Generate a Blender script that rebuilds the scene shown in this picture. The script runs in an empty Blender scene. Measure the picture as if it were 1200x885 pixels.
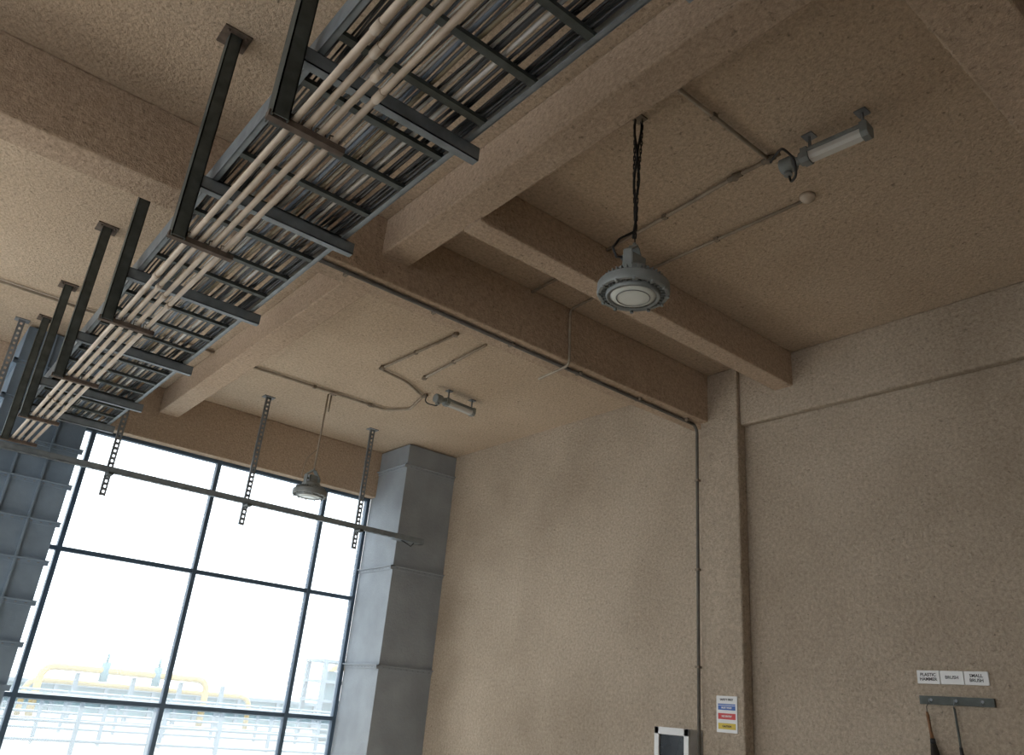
import bpy, bmesh, math, random
from mathutils import Vector, Matrix
random.seed(7)
ZO=1.6
H=3.87
scn=bpy.context.scene
scn.view_settings.view_transform='Standard'

# ------------------------------------------------------------------ materials
def mat_basic(name,col,rough=.6,metal=0.,var=.12,scale=8.,bump=.0,bscale=60.,spec=.4):
    m=bpy.data.materials.new(name);m.use_nodes=True
    nt=m.node_tree;n=nt.nodes;l=nt.links
    b=n['Principled BSDF'];b.inputs['Roughness'].default_value=rough;b.inputs['Metallic'].default_value=metal
    b.inputs['Specular IOR Level'].default_value=spec
    tc=n.new('ShaderNodeTexCoord')
    ns=n.new('ShaderNodeTexNoise');ns.inputs['Scale'].default_value=scale;ns.inputs['Detail'].default_value=6
    l.new(tc.outputs['Object'],ns.inputs['Vector'])
    r=n.new('ShaderNodeValToRGB')
    r.color_ramp.elements[0].position=.3;r.color_ramp.elements[1].position=.7
    r.color_ramp.elements[0].color=tuple(c*(1-var) for c in col)+(1,)
    r.color_ramp.elements[1].color=tuple(min(1,c*(1+var)) for c in col)+(1,)
    l.new(ns.outputs['Fac'],r.inputs['Fac']);l.new(r.outputs['Color'],b.inputs['Base Color'])
    if bump>0:
        n2=n.new('ShaderNodeTexNoise');n2.inputs['Scale'].default_value=bscale;n2.inputs['Detail'].default_value=4
        l.new(tc.outputs['Object'],n2.inputs['Vector'])
        bp=n.new('ShaderNodeBump');bp.inputs['Strength'].default_value=bump;bp.inputs['Distance'].default_value=.01
        l.new(n2.outputs['Fac'],bp.inputs['Height']);l.new(bp.outputs['Normal'],b.inputs['Normal'])
    return m

def mat_plaster(name,col,dark,stain=.5,bump=.6,pit=.45):
    """sprayed rough plaster: broad grime clouds, small pits, grainy bump"""
    m=bpy.data.materials.new(name);m.use_nodes=True
    nt=m.node_tree;n=nt.nodes;l=nt.links
    b=n['Principled BSDF'];b.inputs['Roughness'].default_value=.95;b.inputs['Specular IOR Level'].default_value=.15
    tc=n.new('ShaderNodeTexCoord')
    big=n.new('ShaderNodeTexNoise');big.inputs['Scale'].default_value=.5;big.inputs['Detail'].default_value=6;big.inputs['Roughness'].default_value=.55
    l.new(tc.outputs['Object'],big.inputs['Vector'])
    r=n.new('ShaderNodeValToRGB');r.color_ramp.elements[0].position=.34;r.color_ramp.elements[1].position=.62
    r.color_ramp.elements[0].color=dark+(1,);r.color_ramp.elements[1].color=col+(1,)
    l.new(big.outputs['Fac'],r.inputs['Fac'])
    mx0=n.new('ShaderNodeMixRGB');mx0.inputs[0].default_value=stain;mx0.inputs[1].default_value=col+(1,)
    l.new(r.outputs['Color'],mx0.inputs[2])
    mid=n.new('ShaderNodeTexNoise');mid.inputs['Scale'].default_value=30;mid.inputs['Detail'].default_value=5;mid.inputs['Roughness'].default_value=.75
    l.new(tc.outputs['Object'],mid.inputs['Vector'])
    rm=n.new('ShaderNodeValToRGB');rm.color_ramp.elements[0].position=.32;rm.color_ramp.elements[1].position=.68
    rm.color_ramp.elements[0].color=(.70,.69,.68,1);rm.color_ramp.elements[1].color=(1.13,1.13,1.13,1)
    l.new(mid.outputs['Fac'],rm.inputs['Fac'])
    mx1=n.new('ShaderNodeMixRGB');mx1.blend_type='MULTIPLY';mx1.inputs[0].default_value=1
    l.new(mx0.outputs[0],mx1.inputs[1]);l.new(rm.outputs['Color'],mx1.inputs[2])
    mp=n.new('ShaderNodeMapping');mp.inputs['Scale'].default_value=(1,1,1.8)
    l.new(tc.outputs['Object'],mp.inputs['Vector'])
    nz=n.new('ShaderNodeTexNoise');nz.inputs['Scale'].default_value=20;nz.inputs['Detail'].default_value=3;nz.inputs['Roughness'].default_value=.72
    l.new(mp.outputs['Vector'],nz.inputs['Vector'])
    rp=n.new('ShaderNodeValToRGB');rp.color_ramp.elements[0].position=.30;rp.color_ramp.elements[1].position=.385
    rp.color_ramp.elements[0].color=(1-pit,1-pit,1-pit,1);rp.color_ramp.elements[1].color=(1,1,1,1)
    l.new(nz.outputs['Fac'],rp.inputs['Fac'])
    mx2=n.new('ShaderNodeMixRGB');mx2.blend_type='MULTIPLY';mx2.inputs[0].default_value=1
    l.new(mx1.outputs[0],mx2.inputs[1]);l.new(rp.outputs['Color'],mx2.inputs[2])
    l.new(mx2.outputs[0],b.inputs['Base Color'])
    n3=n.new('ShaderNodeTexNoise');n3.inputs['Scale'].default_value=38;n3.inputs['Detail'].default_value=5;n3.inputs['Roughness'].default_value=.65
    l.new(tc.outputs['Object'],n3.inputs['Vector'])
    bp=n.new('ShaderNodeBump');bp.inputs['Strength'].default_value=bump;bp.inputs['Distance'].default_value=.028
    l.new(n3.outputs['Fac'],bp.inputs['Height']);l.new(bp.outputs['Normal'],b.inputs['Normal'])
    return m

M={}
M['ceil']=mat_plaster('plaster_ceiling',(.63,.51,.385),(.45,.345,.245),.6,.7)
M['beam']=mat_plaster('plaster_beam',(.57,.445,.335),(.42,.315,.225),.55,.7)
M['wall']=mat_plaster('plaster_wall',(.545,.462,.365),(.37,.30,.228),.85,.9)
M['floor']=mat_basic('concrete_floor',(.48,.43,.37),.8,0,.2,1.5,.2)
M['colsteel']=mat_basic('column_cladding',(.29,.32,.35),.8,0,.12,2.5,.4,30)
M['colblue']=mat_basic('column_cladding_hazed',(.20,.27,.35),.7,0,.15,3.5,.2,30)  # blue-grey cladding, with the bluish window flare put into its base colour
M['galv']=mat_basic('galvanised_grey',(.22,.24,.26),.5,.3,.2,10)
M['rail']=mat_basic('ladder_rail_grey',(.21,.24,.26),.5,.3,.2,10)
M['dark']=mat_basic('dark_channel',(.068,.078,.072),.55,.3,.3,12)
M['cream']=mat_basic('cream_conduit',(.54,.46,.37),.55,0,.15,6)
M['rust']=mat_basic('rusty_bracket',(.13,.10,.08),.8,.2,.3,20)
M['clip']=mat_basic('painted_clip',(.22,.18,.14),.8,0,.3,20)
M['tan']=mat_basic('painted_conduit',(.33,.28,.22),.7,0,.2,10)
M['greyc']=mat_basic('grey_conduit',(.13,.12,.105),.6,.1,.2,10)
M['black']=mat_basic('black_rubber',(.02,.02,.022),.5,0,.2,10)
M['lampgrey']=mat_basic('lamp_cast_grey',(.22,.24,.24),.5,.2,.12,12)
M['lampdark']=mat_basic('lamp_dark_slot',(.04,.045,.045),.6,.1,.12,12)
M['white']=mat_basic('white_enamel',(.75,.76,.76),.4,0,.04,6)
M['cover']=mat_basic('clear_tube_cover',(.58,.58,.55),.2,0,.04,6,spec=.8)
M['lens']=mat_basic('frosted_lens',(.70,.75,.72),.10,0,.05,6,spec=1.)
M['mullion']=mat_basic('window_frame_flare_tint',(.07,.11,.16),.5,.1,.15,5)  # frame colour carries the blue-grey veil of window flare
M['yellow']=mat_basic('yellow_pipe',(.40,.28,.08),.5,0,.1,4)
M['teal']=mat_basic('teal_cladding',(.09,.17,.19),.6,0,.15,2)
M['pale']=mat_basic('pale_steel',(.15,.19,.22),.6,0,.1,3)
M['ground']=mat_basic('yard_concrete',(.12,.135,.145),.9,0,.2,.3)
M['wood']=mat_basic('brown_wood',(.22,.11,.05),.6,0,.25,30)
M['red']=mat_basic('sign_red',(.55,.05,.05),.5,0,.05,5)
M['blue']=mat_basic('sign_blue',(.05,.13,.42),.5,0,.05,5)
M['signyel']=mat_basic('sign_yellow',(.6,.45,.05),.5,0,.05,5)
M['bristle']=mat_basic('dark_bristle',(.03,.025,.02),.9,0,.3,60)
M['glassdark']=mat_basic('cabinet_dark_glass',(.02,.022,.025),.15,0,.1,5,spec=.7)
cab=[(.015,.015,.016),(.05,.054,.06),(.38,.37,.35),(.12,.15,.19),(.24,.20,.13),(.65,.65,.63)]
for i,c in enumerate(cab): M['cab%d'%i]=mat_basic('cable_sheath_%d'%i,c,.3,0,.1,5)
# window glass: mostly clear, bluish translucent mix added to imitate glare haze
g=bpy.data.materials.new('window_glass');g.use_nodes=True
nt=g.node_tree;nt.nodes.clear()
o=nt.nodes.new('ShaderNodeOutputMaterial');mx=nt.nodes.new('ShaderNodeMixShader');mx2=nt.nodes.new('ShaderNodeMixShader');t=nt.nodes.new('ShaderNodeBsdfTransparent');gl=nt.nodes.new('ShaderNodeBsdfGlossy');tr=nt.nodes.new('ShaderNodeBsdfTranslucent')
t.inputs[0].default_value=(.95,.98,1,1);gl.inputs['Roughness'].default_value=.05;mx.inputs[0].default_value=.04
tr.inputs[0].default_value=(.86,.94,1,1);mx2.inputs[0].default_value=.07
nt.links.new(t.outputs[0],mx2.inputs[1]);nt.links.new(tr.outputs[0],mx2.inputs[2])
nt.links.new(mx2.outputs[0],mx.inputs[1]);nt.links.new(gl.outputs[0],mx.inputs[2]);nt.links.new(mx.outputs[0],o.inputs[0])
M['glass']=g

# ------------------------------------------------------------------ mesh builder
class B:
    def __init__(s): s.bm=bmesh.new();s.mats=[];s.cur=0
    def m(s,k):
        if k not in s.mats: s.mats.append(k)
        s.cur=s.mats.index(k);return s
    def _f(s,vs,smooth=False):
        try:
            f=s.bm.faces.new(vs);f.material_index=s.cur;f.smooth=smooth;return f
        except ValueError: return None
    def box(s,x0,x1,y0,y1,z0,z1,mt=None):
        v=[s.bm.verts.new((x,y,z+ZO)) for x in(x0,x1) for y in(y0,y1) for z in(z0,z1)]
        for q in((0,1,3,2),(4,6,7,5),(0,4,5,1),(2,3,7,6),(0,2,6,4),(1,5,7,3)): s._f([v[i] for i in q])
        if mt is not None:
            c=Vector(((x0+x1)/2,(y0+y1)/2,(z0+z1)/2+ZO))
            for w in v: w.co=c+mt@(w.co-c)
        return v
    def tube(s,pts,r,seg=10,cap=True,smooth=True,closed=False):
        P=[Vector((p[0],p[1],p[2]+ZO)) for p in pts];n=len(P);rings=[]
        up=None
        for i in range(n):
            if closed: d=(P[(i+1)%n]-P[i-1])
            elif i==0: d=P[1]-P[0]
            elif i==n-1: d=P[-1]-P[-2]
            else: d=(P[i+1]-P[i]).normalized()+(P[i]-P[i-1]).normalized()
            d.normalize()
            if up is None:
                a=Vector((0,0,1)) if abs(d.z)<.9 else Vector((1,0,0))
                up=(a-d*a.dot(d)).normalized()
            else: up=(up-d*up.dot(d)).normalized()
            sd=d.cross(up)
            rr=r[i] if isinstance(r,(list,tuple)) else r
            rings.append([s.bm.verts.new(P[i]+(up*math.cos(2*math.pi*k/seg)+sd*math.sin(2*math.pi*k/seg))*rr) for k in range(seg)])
        rng=range(n) if closed else range(n-1)
        for i in rng:
            a=rings[i];b=rings[(i+1)%n]
            for k in range(seg): s._f([a[k],a[(k+1)%seg],b[(k+1)%seg],b[k]],smooth)
        if cap and not closed: s._f(rings[0][::-1]);s._f(rings[-1])
    def lathe(s,prof,c,seg=48,smooth=True):
        rings=[]
        for r,z in prof:
            if r<1e-5: rings.append([s.bm.verts.new((c[0],c[1],c[2]+z+ZO))])
            else: rings.append([s.bm.verts.new((c[0]+r*math.cos(2*math.pi*k/seg),c[1]+r*math.sin(2*math.pi*k/seg),c[2]+z+ZO)) for k in range(seg)])
        for a,b in zip(rings,rings[1:]):
            if len(a)==1 and len(b)==1: continue
            for k in range(seg):
                k2=(k+1)%seg
                if len(a)==1: s._f([a[0],b[k2],b[k]],smooth)
                elif len(b)==1: s._f([a[k],a[k2],b[0]],smooth)
                else: s._f([a[k],a[k2],b[k2],b[k]],smooth)
    def link(s,c,L,w,r,ax):
        pts=[]
        for k in range(12):
            t=2*math.pi*k/12
            u=math.cos(t)*w/2;z=math.sin(t)*w/2+(L/2-w/2)*(1 if math.sin(t)>=0 else -1)
            pts.append((c[0]+u*ax[0],c[1]+u*ax[1],c[2]+z))
        s.tube(pts,r,5,closed=True)
    def done(s,name,bevel=0,parent=None,recalc=True):
        if recalc: bmesh.ops.recalc_face_normals(s.bm,faces=s.bm.faces)
        me=bpy.data.meshes.new(name);s.bm.to_mesh(me);s.bm.free()
        for k in s.mats: me.materials.append(M[k])
        o=bpy.data.objects.new(name,me);bpy.context.collection.objects.link(o)
        if bevel:
            md=o.modifiers.new('bevel','BEVEL');md.width=bevel;md.segments=2;md.limit_method='ANGLE'
        if parent: o.parent=parent
        return o

def fillet(pts,r=.06,n=5):
    P=[Vector(p) for p in pts];out=[P[0]]
    for i in range(1,len(P)-1):
        a=(P[i-1]-P[i]);b=(P[i+1]-P[i]);ra=min(r,a.length*.45,b.length*.45)
        s=P[i]+a.normalized()*ra;e=P[i]+b.normalized()*ra
        for k in range(n+1):
            t=k/n;out.append(s*(1-t)**2+P[i]*2*t*(1-t)+e*t*t)
    out.append(P[-1]);return out

def simple_box(name,k,x0,x1,y0,y1,z0,z1,bevel=0):
    b=B();b.m(k).box(x0,x1,y0,y1,z0,z1);return b.done(name,bevel)

# ------------------------------------------------------------------ room shell
XW=7.2; XL=-6.2; YB=-4.0; YF=11.95
simple_box('floor','floor',XL-.3,XW+.3,YB-.3,YF+.1,-1.75,-1.6)
simple_box('ceiling','ceil',XL-.3,XW+.3,YB-.3,YF+.4,H,H+.2)
simple_box('wall_right','wall',XW,XW+.3,YB-.3,YF+.4,-1.6,H)
b=B();b.m('wall')
b.box(XL-.3,XL+1,YB-.3,YB,-1.6,H);b.box(-3.2,XW,YB-.3,YB,-1.6,H)
b.box(XL+1,-3.2,YB-.3,YB,1.2,H)
b.done('wall_back')
b=B();b.m('wall')
b.box(XL-.3,XL,YB,YF,-1.6,-1.0)
b.box(XL-.3,XL,YB,YF,3.1,H)
for y,l in ((YB,2.6),(0.2,2.3),(5.3,.6),(10.9,.6)): b.box(XL-.3,XL,y,y+l,-1.0,3.1)
b.done('wall_left')
b=B();b.m('wall');b.box(XL,XW,YF-.2,YF+.1,-1.6,-1.1);b.done('wall_front')
simple_box('ceiling_beam','beam',XL,6.3,11.6,12.0,3.09,H,.015)
simple_box('wall_ledge_beam','wall',7.1,XW,YB,5.02,3.17,H,.02)
simple_box('wall_pilaster','wall',7.05,XW,5.02,5.53,-1.6,H,.02)
simple_box('ceiling_beam','beam',XL,XW,5.42,5.75,3.28,H,.015)
simple_box('ceiling_beam','beam',XL,XW,.80,1.14,3.28,H,.015)
simple_box('ceiling_joist','beam',2.88,7.12,4.34,4.57,3.47,H,.015)
simple_box('ceiling_girder','beam',2.63,2.905,YB,11.62,3.505,H,.015)

# ------------------------------------------------------------------ clad columns
def column(x0,x1,y0,y1,name,k,zs,vs=()):
    b=B();b.m(k)
    b.box(x0,x1,y0,y1,-1.6,H-.02)
    xe=x1+(0 if x1>7 else .04)
    for x in vs:
        b.m(k);b.box(x-.012,x+.012,y0-.03,y0,-1.6,H-.03)
    for z in zs:
        b.m(k)
        b.box(x0-.045,xe,y0-.045,y0,z-.005,z+.01);b.box(x0-.045,xe,y0-.012,y0,z-.05,z+.0)
        b.box(x0-.045,x0,y0-.045,y1,z-.005,z+.01);b.box(x0-.012,x0,y0-.012,y1,z-.05,z+.0)
        b.m('galv')
        x=x0+.06
        while x<x1-.05:
            b.box(x,x+.025,y0-.015,y0-.011,z-.032,z-.02);x+=.10
        y=y0+.06
        while y<y1-.05:
            b.box(x0-.015,x0-.011,y,y+.025,z-.032,z-.02);y+=.10
    return b.done(name,.004)
column(6.27,7.2,10.72,11.75,'clad_column','colsteel',(3.51,1.9,.47,-1.0))
column(.72,1.66,10.72,11.75,'clad_column','colblue',(3.4,2.95,2.5,2.05,1.6,1.15,.7,.25,-.2,-.65),(1.03,1.35))

# ------------------------------------------------------------------ windows
def window(name,x0,x1,xs):
    e=bpy.data.objects.new(name,None);bpy.context.collection.objects.link(e)
    b=B();b.m('mullion')
    z0,z1=-1.1,3.1;y=11.80
    for x in xs:
        b.box(x-.03,x+.03,y-.05,y+.06,z0,z1)
    for z in (z0+.04,-.31,1.457,z1-.03):
        b.box(x0,x1,y-.04,y+.05,z-.028,z+.028)
    b.done('frame',.004,e)
    b=B();b.m('glass');b.box(x0,x1,y+.0,y+.006,z0,z1);b.done('pane',0,e)
window('window_1',1.66,6.27,[1.93,3.69,5.46,6.24])
window('window_2',XL,.72,[-5.15,-3.38,-1.61,.16])

# ------------------------------------------------------------------ cable ladder
e=bpy.data.objects.new('cable_ladder',None);bpy.context.collection.objects.link(e)
ST=[1.5,2.98,4.37,5.93,7.55,9.17,10.35]
XR=1.83;XLd=.93;zL=2.80;Y0=-3.0;Y1=10.62
b=B();b.m('rail')
for x,sx in((XLd,1),(XR,-1)):
    b.box(x-.004,x+.004,Y0,Y1,zL,zL+.13)
    b.box(min(x,x+sx*.03),max(x,x+sx*.03),Y0,Y1,zL,zL+.006)
    b.box(min(x,x+sx*.03),max(x,x+sx*.03),Y0,Y1,zL+.124,zL+.13)
b.m('dark')
y=Y0+.2
while y<Y1:
    b.box(XLd,XR,y-.022,y+.022,zL+.004,zL+.03);y+=.40
b.done('side_rails_and_rungs',0,e)
b=B()
for y in ST:
    b.m('rail')
    b.box(.80,1.90,y-.025,y-.019,zL-.085,zL-.002)
    b.box(.80,1.90,y-.025,y+.03,zL-.008,zL-.002);b.box(.80,1.90,y-.025,y+.03,zL-.085,zL-.079)
    b.m('dark')
    top=H
    b.box(.79,.87,y-.045,y-.038,2.34,top);b.box(.79,.797,y-.045,y+.045,2.34,top);b.box(.863,.87,y-.045,y+.045,2.34,top)
    b.m('rust');b.box(.74,.92,y-.09,y+.09,top-.012,top)
    for dx in(-.06,.06): b.tube([(.83+dx,y-.065,top-.03),(.83+dx,y-.065,top)],.01,6)
b.done('hangers',0,e)
b=B()
cols=[0,0,1,1,2,3,0,4,5,1,5,2,3]
x=XLd+.03
while x<XR-.03:
    r=random.choice([.006,.008,.011,.014,.009])
    k=random.choice(cols);b.m('cab%d'%k)
    pts=[];y=Y0;xo=x;ph=random.random()*6
    zz=zL+.03+r+random.random()*.02
    while y<Y1+.01:
        pts.append((xo+.006*math.sin(y*1.7+ph)+.004*math.sin(y*4.1+ph*2),y,zz+.004*math.sin(y*2.9+ph)));y+=.34
    b.tube(pts,r,6)
    x+=r*2+random.choice([.002,.004,.007,.012])
b.done('laid_cables',0,e)
b=B();b.m('cream')
CX=[.905,.965,1.035,1.105];CZ=2.39
for i,x in enumerate(CX):
    b.tube([(x,Y0,CZ),(x,10.45,CZ)],.0165,10)
    for y in (2.2+i*.11,5.0+i*.13,8.3+i*.1): b.tube([(x,y,CZ),(x,y+.07,CZ)],.021,10)
b.done('conduits',0,e)
b=B()
for y in ST:
    b.m('rust');b.box(.78,1.16,y-.02,y+.02,CZ-.053,CZ-.02)
    for x in CX: b.tube([(x-.024,y,CZ-.02),(x-.024,y,CZ+.02),(x,y,CZ+.025),(x+.024,y,CZ+.02),(x+.024,y,CZ-.02)],.004,5)
b.done('conduit_clamps',0,e)

# ------------------------------------------------------------------ slotted struts + suspended tray
def strut(b,x,y,z0,z1,w=.055,d=.035):
    b.m('galv')
    b.box(x-w/2,x-w/2+.005,y-d/2,y+d/2,z0,z1);b.box(x+w/2-.005,x+w/2,y-d/2,y+d/2,z0,z1)
    b.box(x-w/2,x-w*.18,y-d/2,y-d/2+.005,z0,z1);b.box(x+w*.18,x+w/2,y-d/2,y-d/2+.005,z0,z1)
    z=z0
    while z<z1-.03: b.box(x-w*.2,x+w*.2,y-d/2,y-d/2+.005,z,z+.035);z+=.065
    b.box(x-.08,x+.08,y-.06,y+.06,z1-.01,z1)
e=bpy.data.objects.new('suspended_cable_tray',None);bpy.context.collection.objects.link(e)
TY=10.56;TZ=2.29
b=B()
for x in (-2.9,-1.15,.62,2.03,3.80,5.52): strut(b,x,TY+.085,TZ-.28,H,.07,.04)
b.done('slotted_hangers',0,e)
b=B();b.m('rail')
b.box(-4,6.3,TY-.06,TY-.055,TZ-.01,TZ+.06);b.box(-4,6.3,TY+.055,TY+.06,TZ,TZ+.06)
b.box(-4,6.3,TY-.06,TY-.02,TZ,TZ+.004);b.box(-4,6.3,TY+.02,TY+.06,TZ,TZ+.004)
x=-4
while x<6.3: b.box(x,x+.05,TY-.02,TY+.02,TZ,TZ+.004);x+=.12
for x in (-2.9,-1.15,.62,2.03,3.80,5.52):
    b.m('dark');b.box(x-.03,x+.03,TY-.09,TY+.11,TZ-.04,TZ-.010)
b.m('rail');b.box(6.1,6.62,TY-.075,TY+.075,TZ-.022,TZ-.012);b.box(6.1,6.62,TY-.075,TY-.07,TZ-.012,TZ+.06)
b.m('cab1');b.tube([(-4,TY,TZ+.02),(6.2,TY,TZ+.02)],.014,6);b.m('cab0');b.tube([(-4,TY+.03,TZ+.02),(6.2,TY+.03,TZ+.02)],.012,6)
b.tube([(6.15,TY,TZ+.02),(6.3,TY-.05,TZ-.05),(6.4,TY-.06,TZ-.09),(6.45,TY-.06,TZ-.03)],.008,6)
b.done('tray_channel',0,e)

# ------------------------------------------------------------------ high-bay lamps
def highbay(cx,cy,cz,rod):
    e=bpy.data.objects.new('high_bay_lamp',None);bpy.context.collection.objects.link(e)
    c=(cx,cy,cz)
    b=B();b.m('lampgrey')
    b.lathe([(.145,-.050),(.165,-.055),(.172,-.040),(.172,-.02)],c)
    b.lathe([(.200,-.035),(.222,-.035),(.228,-.02),(.226,.03),(.205,.045),(.198,.03),(.200,-.035)],c)
    b.lathe([(.0,.01),(.2,.012),(.2,.03),(.15,.055),(.13,.06),(.125,.12),(.10,.145),(.06,.15),(.055,.19),(0,.19)],c)
    for k in range(36):
        t=2*math.pi*k/36;R=Matrix.Rotation(t,3,'Z')
        for (x0,x1,z0,z1) in ((.165,.205,-.034,.02),(.122,.195,.03,.075)):
            v=b.box(x0,x1,-.004,.004,z0,z1)
            for w in v:
                p=R@Vector((w.co.x,w.co.y,0));w.co=Vector((p.x+cx,p.y+cy,w.co.z+cz))
    for k in range(12):
        t=2*math.pi*(k+.5)/12
        b.tube([(cx+.213*math.cos(t),cy+.213*math.sin(t),cz-.05),(cx+.213*math.cos(t),cy+.213*math.sin(t),cz-.02)],.012,8)
    b.box(cx-.06,cx+.06,cy-.045,cy+.045,cz+.12,cz+.24)
    b.tube([(cx-.06,cy,cz+.19),(cx-.11,cy,cz+.19)],.016,10)
    b.done('housing',.002,e)
    b=B();b.m('lampdark');b.lathe([(.0,.005),(.2,.005),(.2,-.01),(.0,-.01)],c);b.done('fin_well',0,e)
    b=B();b.m('lens');b.lathe([(.0,-.062),(.06,-.060),(.12,-.055),(.148,-.045),(.148,-.02),(0,-.02)],c);b.done('lens',0,e)
    b=B();b.m('lampgrey')
    b.lathe([(.10,-.0585),(.103,-.062),(.108,-.0575)],c);b.lathe([(.150,-.049),(.156,-.056),(.163,-.053)],c);b.done('bezel_trim',0,e)
    b=B();b.m('lampgrey')
    Rz=Matrix.Rotation(math.radians(25),3,'Z')
    def yb(*a):
        v=b.box(*a)
        for w in v:
            p=Rz@Vector((w.co.x,w.co.y,0));w.co=Vector((p.x+cx,p.y+cy,w.co.z+cz))
    yb(-.135,-.128,-.028,.028,.03,.22);yb(.128,.135,-.028,.028,.03,.22)
    for sgn in(-1,1):
        v=b.box(-.005,.005,-.028,.028,-.075,.075)
        RR=Matrix.Rotation(math.radians(sgn*-52),3,'Y')
        for w in v:
            q=Vector((w.co.x,w.co.y,w.co.z-ZO));q=RR@q;q=q+Vector((sgn*.075,0,.265));q=Rz@q
            w.co=Vector((q.x+cx,q.y+cy,q.z+cz+ZO))
    yb(-.03,.03,-.028,.028,.305,.315)
    b.tube([(cx,cy,cz+.31),(cx,cy,cz+.345)],.012,8)
    b.done('yoke',.001,e)
    b=B()
    if rod:
        b.m('tan');b.tube([(cx,cy,cz+.34),(cx,cy,H)],.013,8)
        b.tube([(cx+.05,cy,H-.25),(cx+.05,cy,H)],.012,8)
        b.tube(fillet([(cx-.11,cy,cz+.19),(cx-.16,cy,cz+.2),(cx-.14,cy,cz+.45),(cx-.01,cy,cz+.6)],.1),.006,6)
    else:
        b.m('black')
        z=cz+.35;i=0
        while z<H-.04:
            f=(z-cz-.35)/(H-cz-.4)
            for sg in(-1,1):
                ax=(.8,-.6) if i%2 else (.6,.8)
                b.link((cx+sg*.028*f*.8+.004*math.sin(z*9),cy-sg*.028*f*.6,z+.02),.044,.012,.004,ax)
            z+=.034;i+=1
        for ph in (0,2.6):
            pts=[(cx-.11,cy,cz+.19),(cx-.15,cy+.01,cz+.18),(cx-.175,cy+.02,cz+.24),(cx-.12,cy+.02,cz+.33),(cx-.03,cy,cz+.41)] if ph==0 else []
            z=cz+.38+(.07 if ph==0 else 0);i=0
            while z<H:
                f=(z-cz-.35)/(H-cz-.35)
                pts.append((cx+.010*math.cos(i*.7+ph)+.022*f*(1 if ph==0 else -1),cy+.010*math.sin(i*.7+ph),z));z+=.05;i+=1
            b.tube(pts,.0085,6)
        b.m('clip');b.box(cx-.05,cx+.05,cy-.04,cy+.04,H-.012,H)
        for sg in(-1,1): b.tube([(cx+sg*.021,cy-sg*.016,H-.04),(cx+sg*.021,cy-sg*.016,H-.01)],.006,6)
    b.done('suspension',0,e)
highbay(3.21,3.03,2.50,False)
highbay(4.32,9.81,2.45,True)

# ------------------------------------------------------------------ linear explosion-proof fixtures
def linear(x,y,z,L,ax):
    e=bpy.data.objects.new('tube_light_fixture',None);bpy.context.collection.objects.link(e)
    d=Vector(ax).normalized();sv=Vector((d.y,-d.x,0));P=Vector((x,y,z))
    q=lambda t,dz=0,s=0:tuple(P+d*t+Vector((0,0,dz))+sv*s)
    def prism(b,t0,t1,prof):
        r=[[b.bm.verts.new(Vector(q(t,dz,s))+Vector((0,0,ZO))) for s,dz in prof] for t in (t0,t1)]
        n=len(prof)
        for k in range(n): b._f([r[0][k],r[0][(k+1)%n],r[1][(k+1)%n],r[1][k]])
        b._f(r[0][::-1]);b._f(r[1])
    b=B();b.m('cover')
    prism(b,.10,L-.05,[(-.045,.01),(-.042,-.025),(-.025,-.045),(.025,-.045),(.042,-.025),(.045,.01)])
    b.done('tube_cover',.003,e)
    b=B();b.m('lampgrey')
    prism(b,.06,L-.02,[(-.055,.01),(-.055,.03),(-.04,.05),(.04,.05),(.055,.03),(.055,.01)])
    prism(b,.05,.10,[(-.058,.05),(-.055,-.03),(-.03,-.055),(.03,-.055),(.055,-.03),(.058,.05)])
    prism(b,L-.06,L-.01,[(-.058,.05),(-.055,-.03),(-.03,-.055),(.03,-.055),(.055,-.03),(.058,.05)])
    b.tube([q(.0),q(.02),q(.03),q(.055)],[.03,.03,.05,.05],18)
    b.tube([q(-.12),q(-.11),q(-.02),q(-.01)],[.045,.06,.06,.045],14)
    b.tube([q(-.07,-.06),q(-.07,-.085)],.03,10)
    b.tube([q(-.02),q(.02)],.03,10)
    b.m('galv')
    for t in (L-.05,.10):
        p=q(t);b.tube([(p[0],p[1],z+.05),(p[0],p[1],H-.01)],.011,8)
        b.box(p[0]-.04,p[0]+.04,p[1]-.04,p[1]+.04,H-.012,H-.001)
    b.done('end_caps_and_brackets',.002,e)
    return e
e1=linear(4.17,2.42,3.70,.52,(0.08,-1,0))
b=B();b.m('black')
b.tube(fillet([(4.16,2.62,3.80),(4.10,2.52,3.80),(4.0,2.42,3.72),(4.02,2.35,3.60),(4.12,2.40,3.545),(4.18,2.48,3.56),(4.175,2.49,3.62)],.08),.009,8)
b.done('supply_cable',0,e1)
e2=linear(5.25,8.32,3.70,.56,(1,.08,0))
b=B();b.m('black')
b.tube(fillet([(5.18,8.6,3.82),(5.10,8.5,3.70),(5.08,8.4,3.62),(5.18,8.32,3.60),(5.19,8.32,3.64)],.06),.008,8);b.done('supply_cable',0,e2)

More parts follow.
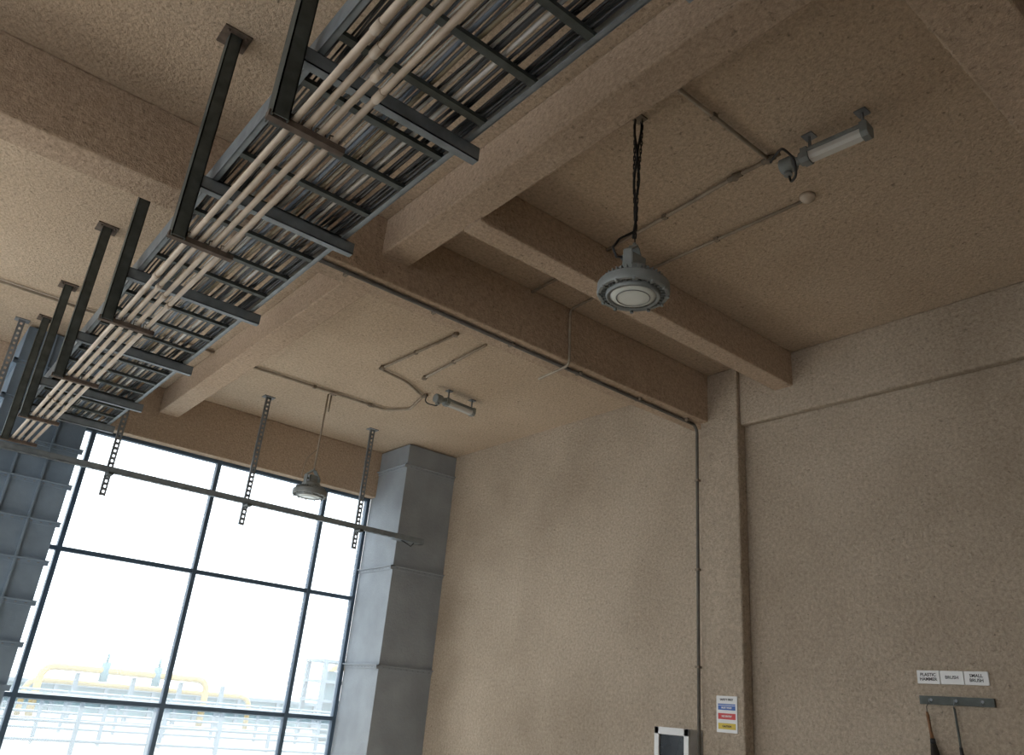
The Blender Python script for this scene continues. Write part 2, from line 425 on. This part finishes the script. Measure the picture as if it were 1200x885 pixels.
# ------------------------------------------------------------------ ceiling conduits
def conduit(name,runs,r=.013,k='tan',boxes=()):
    b=B();b.m(k)
    for pts in runs:
        b.m(k);b.tube(fillet(pts,.07),r,8)
        for p,q in zip(pts,pts[1:]):
            p=Vector(p);q=Vector(q);L=(q-p).length
            if L<.8 : continue
            n=max(1,int(L/1.6))
            for i in range(n):
                c=p+(q-p)*((i+.5)/n);b.m('clip')
                b.box(c.x-.02,c.x+.02,c.y-.02,c.y+.02,c.z-r*1.2,c.z+r+.004)
    b.m('clip')
    for (x,y,w,l) in boxes:
        b.tube([(x-w,y-l,zc),(x+w,y+l,zc)],.022,10)
        b.tube([(x,y,zc-.024),(x,y,zc+.02)],.026,12)
    return b.done(name)
zc=H-.03
conduit('wall_light_conduit',[[(2.9,2.64,zc),(4.17,2.64,zc)],[(4.17,2.55,zc),(4.17,2.95,zc),(4.25,4.34,zc)],[(4.27,4.57,zc),(4.30,5.42,zc)]],.015,boxes=((4.17,2.64,.0,.05),(4.17,2.93,0,.06)))
conduit('detector_conduit',[[(4.77,2.75,zc),(4.75,4.34,zc)],[(4.77,4.57,zc),(4.80,5.395,zc),(4.83,5.395,3.225),(4.87,5.9,3.225)]])
conduit('lighting_conduit',[[(2.91,9.66,zc),(5.15,9.62,zc),(5.35,9.3,zc),(5.2,8.75,zc)]],.018,boxes=((4.32,9.66,.05,0),(4.9,9.63,.05,0),(5.2,8.68,0,.05)))
conduit('lighting_conduit',[[(-5,9.6,zc),(2.62,9.6,zc)]],.018)
conduit('lighting_conduit',[[(4.36,6.8,zc),(4.30,8.36,zc),(4.75,8.45,zc),(5.15,8.7,zc)],[(4.75,6.74,zc),(4.84,8.15,zc)]],.016,boxes=((4.30,8.3,0,.05),(4.84,8.15,0,.04),(4.36,6.8,0,.04)))
b=B();b.m('cream');b.lathe([(0,-.055),(.03,-.055),(.035,-.04),(.055,-.035),(.06,-.001),(0,-.001)],(4.77,2.70,H));b.done('smoke_detector')
b=B();b.m('greyc');b.tube(fillet([(2.0,5.50,3.26),(6.98,5.56,3.26),(7.03,5.56,3.2),(7.03,5.56,3.1),(7.03,5.55,-1.5)],.06),.018,10)
b.m('clip')
for x in (2.4,3.3,4.2,5.1,6.0,6.8): b.box(x-.015,x+.015,5.50,5.58,3.25,3.278)
for z in (2.6,1.6,.6,-.4): b.box(7.01,7.06,5.535,5.585,z-.012,z+.012)
b.done('downpipe_conduit')

# ------------------------------------------------------------------ signs, cabinet, tools
def text(body,size,x,y,z,parent,k='black',align='CENTER',sp=1.):
    cu=bpy.data.curves.new('lettering','FONT');cu.body=body;cu.size=size;cu.align_x=align;cu.align_y='CENTER';cu.extrude=.0005
    cu.space_line=sp;cu.offset=.0008
    cu.materials.append(M[k]);o=bpy.data.objects.new('lettering',cu);bpy.context.collection.objects.link(o)
    o.location=(x,y,z+ZO);o.rotation_euler=(math.radians(90),0,math.radians(-90));o.parent=parent
yL,yR=3.385,2.815;w=(yL-yR)/3
b=B();b.m('white')
for i in range(3):
    b.box(7.185,7.2,yL-(i+1)*w+.003,yL-i*w-.003,.52,.625)
s=b.done('tool_name_sign',.003)
for i,t in enumerate(('PLASTIC\nHAMMER','BRUSH','SMALL\nBRUSH')):
    text(t,.035,7.1835,yL-(i+.5)*w,.573,s)
b=B();b.m('dark');b.box(7.17,7.2,2.795,3.375,.36,.425)
for i in range(3):
    y=3.28-i*.2;b.m('galv');b.tube([(7.17,y,.395),(7.166,y,.395)],.012,8)
    b.tube(fillet([(7.17,y,.38),(7.13,y,.37),(7.13,y,.40)],.01),.004,6)
b.done('tool_rack')
b=B();b.m('wood')
b.tube([(7.15,3.315,.30),(7.15,3.312,.27),(7.15,3.302,.16),(7.15,3.295,.10)],[.008,.013,.012,.016],10)
b.m('black');b.tube([(7.15,3.315,.295),(7.14,3.31,.34),(7.12,3.28,.372)],.003,5)
b.tube([(7.15,3.295,.10),(7.15,3.292,.06)],[.02,.022],10)
b.m('bristle');b.tube([(7.15,3.292,.06),(7.15,3.285,-.02),(7.15,3.28,-.10)],[.022,.034,.042],12)
b.done('hand_brush')
b=B();b.m('dark');b.tube([(7.15,3.10,.345),(7.155,3.095,.33),(7.155,3.08,.0),(7.155,3.078,-.05)],[.006,.009,.009,.012],10)
b.m('black');b.tube([(7.155,3.082,.05),(7.155,3.078,-.06)],[.013,.015],10)
b.tube([(7.155,3.14,-.075),(7.155,3.11,-.075),(7.155,3.05,-.075),(7.155,3.02,-.075)],[.024,.026,.026,.024],12)
b.m('galv');b.tube([(7.15,3.10,.34),(7.14,3.09,.36),(7.12,3.08,.372)],.003,5)
b.done('plastic_hammer')
b=B();b.m('white');b.box(7.042,7.05,5.10,5.345,.0,.335)
b.m('blue');b.box(7.040,7.043,5.12,5.325,.205,.245);b.box(7.040,7.043,5.12,5.325,.250,.262)
b.m('red');b.box(7.040,7.043,5.12,5.325,.12,.175)
b.m('signyel');b.box(7.040,7.043,5.12,5.325,.03,.085)
s=b.done('safety_poster')
text('SAFETY FIRST',.026,7.0395,5.222,.30,s)
text('MUST WEAR',.022,7.0393,5.222,.225,s,'white');text('NO ENTRY',.024,7.0393,5.222,.147,s,'white');text('CAUTION',.024,7.0393,5.222,.057,s)
b=B();b.m('white')
x0,x1,y0,y1,z0,z1=6.97,7.2,5.64,6.09,-.75,.0
b.box(x0+.03,x1,y0,y1,z0,z1)
b.box(x0,x0+.03,y0,y0+.06,z0,z1);b.box(x0,x0+.03,y1-.06,y1,z0,z1);b.box(x0,x0+.03,y0,y1,z1-.07,z1);b.box(x0,x0+.03,y0,y1,z0,z0+.07)
b.m('glassdark');b.box(x0+.02,x0+.032,y0+.06,y1-.06,z0+.07,z1-.07)
b.m('galv');b.box(x0-.02,x0,y0+.02,y0+.035,-.42,-.32)
b.done('wall_cabinet',.004)

# ------------------------------------------------------------------ outside yard
simple_box('yard_ground','ground',-120,160,12.1,220,-1.9,-1.62)
b=B();b.m('yellow')
b.tube(fillet([(6.2,34,-1.6),(6.2,34,.15),(12.2,34,.15),(12.2,34,-1.6)],.5,8),.13,12)
b.tube(fillet([(6.0,35,-1.6),(6.0,35,-.35),(14.5,35,-.35),(14.5,35,-1.6)],.5,8),.10,12)
b.tube(fillet([(17.5,34,-1.6),(17.5,34,1.2),(18.6,34,1.2),(18.6,34,-1.6)],.4,8),.13,12)
b.m('pale')
for x in (7.5,9.5,11.3,13): b.box(x-.07,x+.07,34.3,34.5,-1.6,.0)
b.m('teal')
for x in (8.3,10.2): b.tube([(x,34,-.25),(x,34,.45)],.16,12);b.tube([(x,34,.45),(x,34,.75)],.05,8)
b.done('yellow_gas_pipework')
b=B()
for y in(19.5,23.5,28):
    b.m('pale')
    for z in(-.55,-.95,-1.3): b.tube([(-12,y,z),(40,y,z)],.03,8)
    x=-12
    while x<40: b.box(x-.04,x+.04,y-.04,y+.04,-1.62,-.52);x+=1.5
b.done('yard_guardrail')
b=B();b.m('teal');b.box(-20,44,40,44,-1.6,-.55)
b.m('pale');b.box(-20,44,39.8,44.2,-.55,-.4)
x=-20
while x<44: b.box(x-.08,x+.08,39.85,40,-1.6,-.4);x+=2
b.done('low_storage_building')
b=B();b.m('pale')
for x in(15.2,16.6): 
    for y in(30,31.5): b.box(x-.08,x+.08,y-.08,y+.08,-1.6,1.3)
for z in(-.2,.5,1.25): b.box(15.1,16.7,29.9,31.6,z-.05,z+.05)
b.m('teal');b.tube([(15.9,30.7,-1.6),(15.9,30.7,.9)],.35,16)
b.done('process_skid')

# ------------------------------------------------------------------ light
w=bpy.data.worlds.new('sky');scn.world=w;w.use_nodes=True
bg=w.node_tree.nodes['Background'];bg.inputs[0].default_value=(.95,.975,1,1);bg.inputs[1].default_value=3.6
sl=bpy.data.lights.new('sun','SUN');sl.energy=15.0;sl.color=(1,.94,.85);sl.angle=math.radians(1.0)
so=bpy.data.objects.new('sun',sl);bpy.context.collection.objects.link(so)
so.rotation_euler=Vector((-.12,-.60,-.80)).normalized().to_track_quat('-Z','Y').to_euler()
so.location=(0,30,30)

# ------------------------------------------------------------------ camera
P=math.radians(22.80);r=math.radians(5.31);az=math.radians(37.44)
h=(math.sin(az),math.cos(az))
F=Vector((h[0]*math.cos(P),h[1]*math.cos(P),math.sin(P)))
r0=Vector((h[1],-h[0],0));u0=Vector((-h[0]*math.sin(P),-h[1]*math.sin(P),math.cos(P)))
R=r0*math.cos(r)+u0*math.sin(r);U=u0*math.cos(r)-r0*math.sin(r)
cd=bpy.data.cameras.new('camera');cd.sensor_width=36;cd.lens=931/1200*36;cd.clip_start=.05;cd.clip_end=500
co=bpy.data.objects.new('camera',cd);bpy.context.collection.objects.link(co)
mt=Matrix((R,U,-F)).transposed().to_4x4();mt.translation=Vector((0,0,ZO));co.matrix_world=mt
scn.camera=co
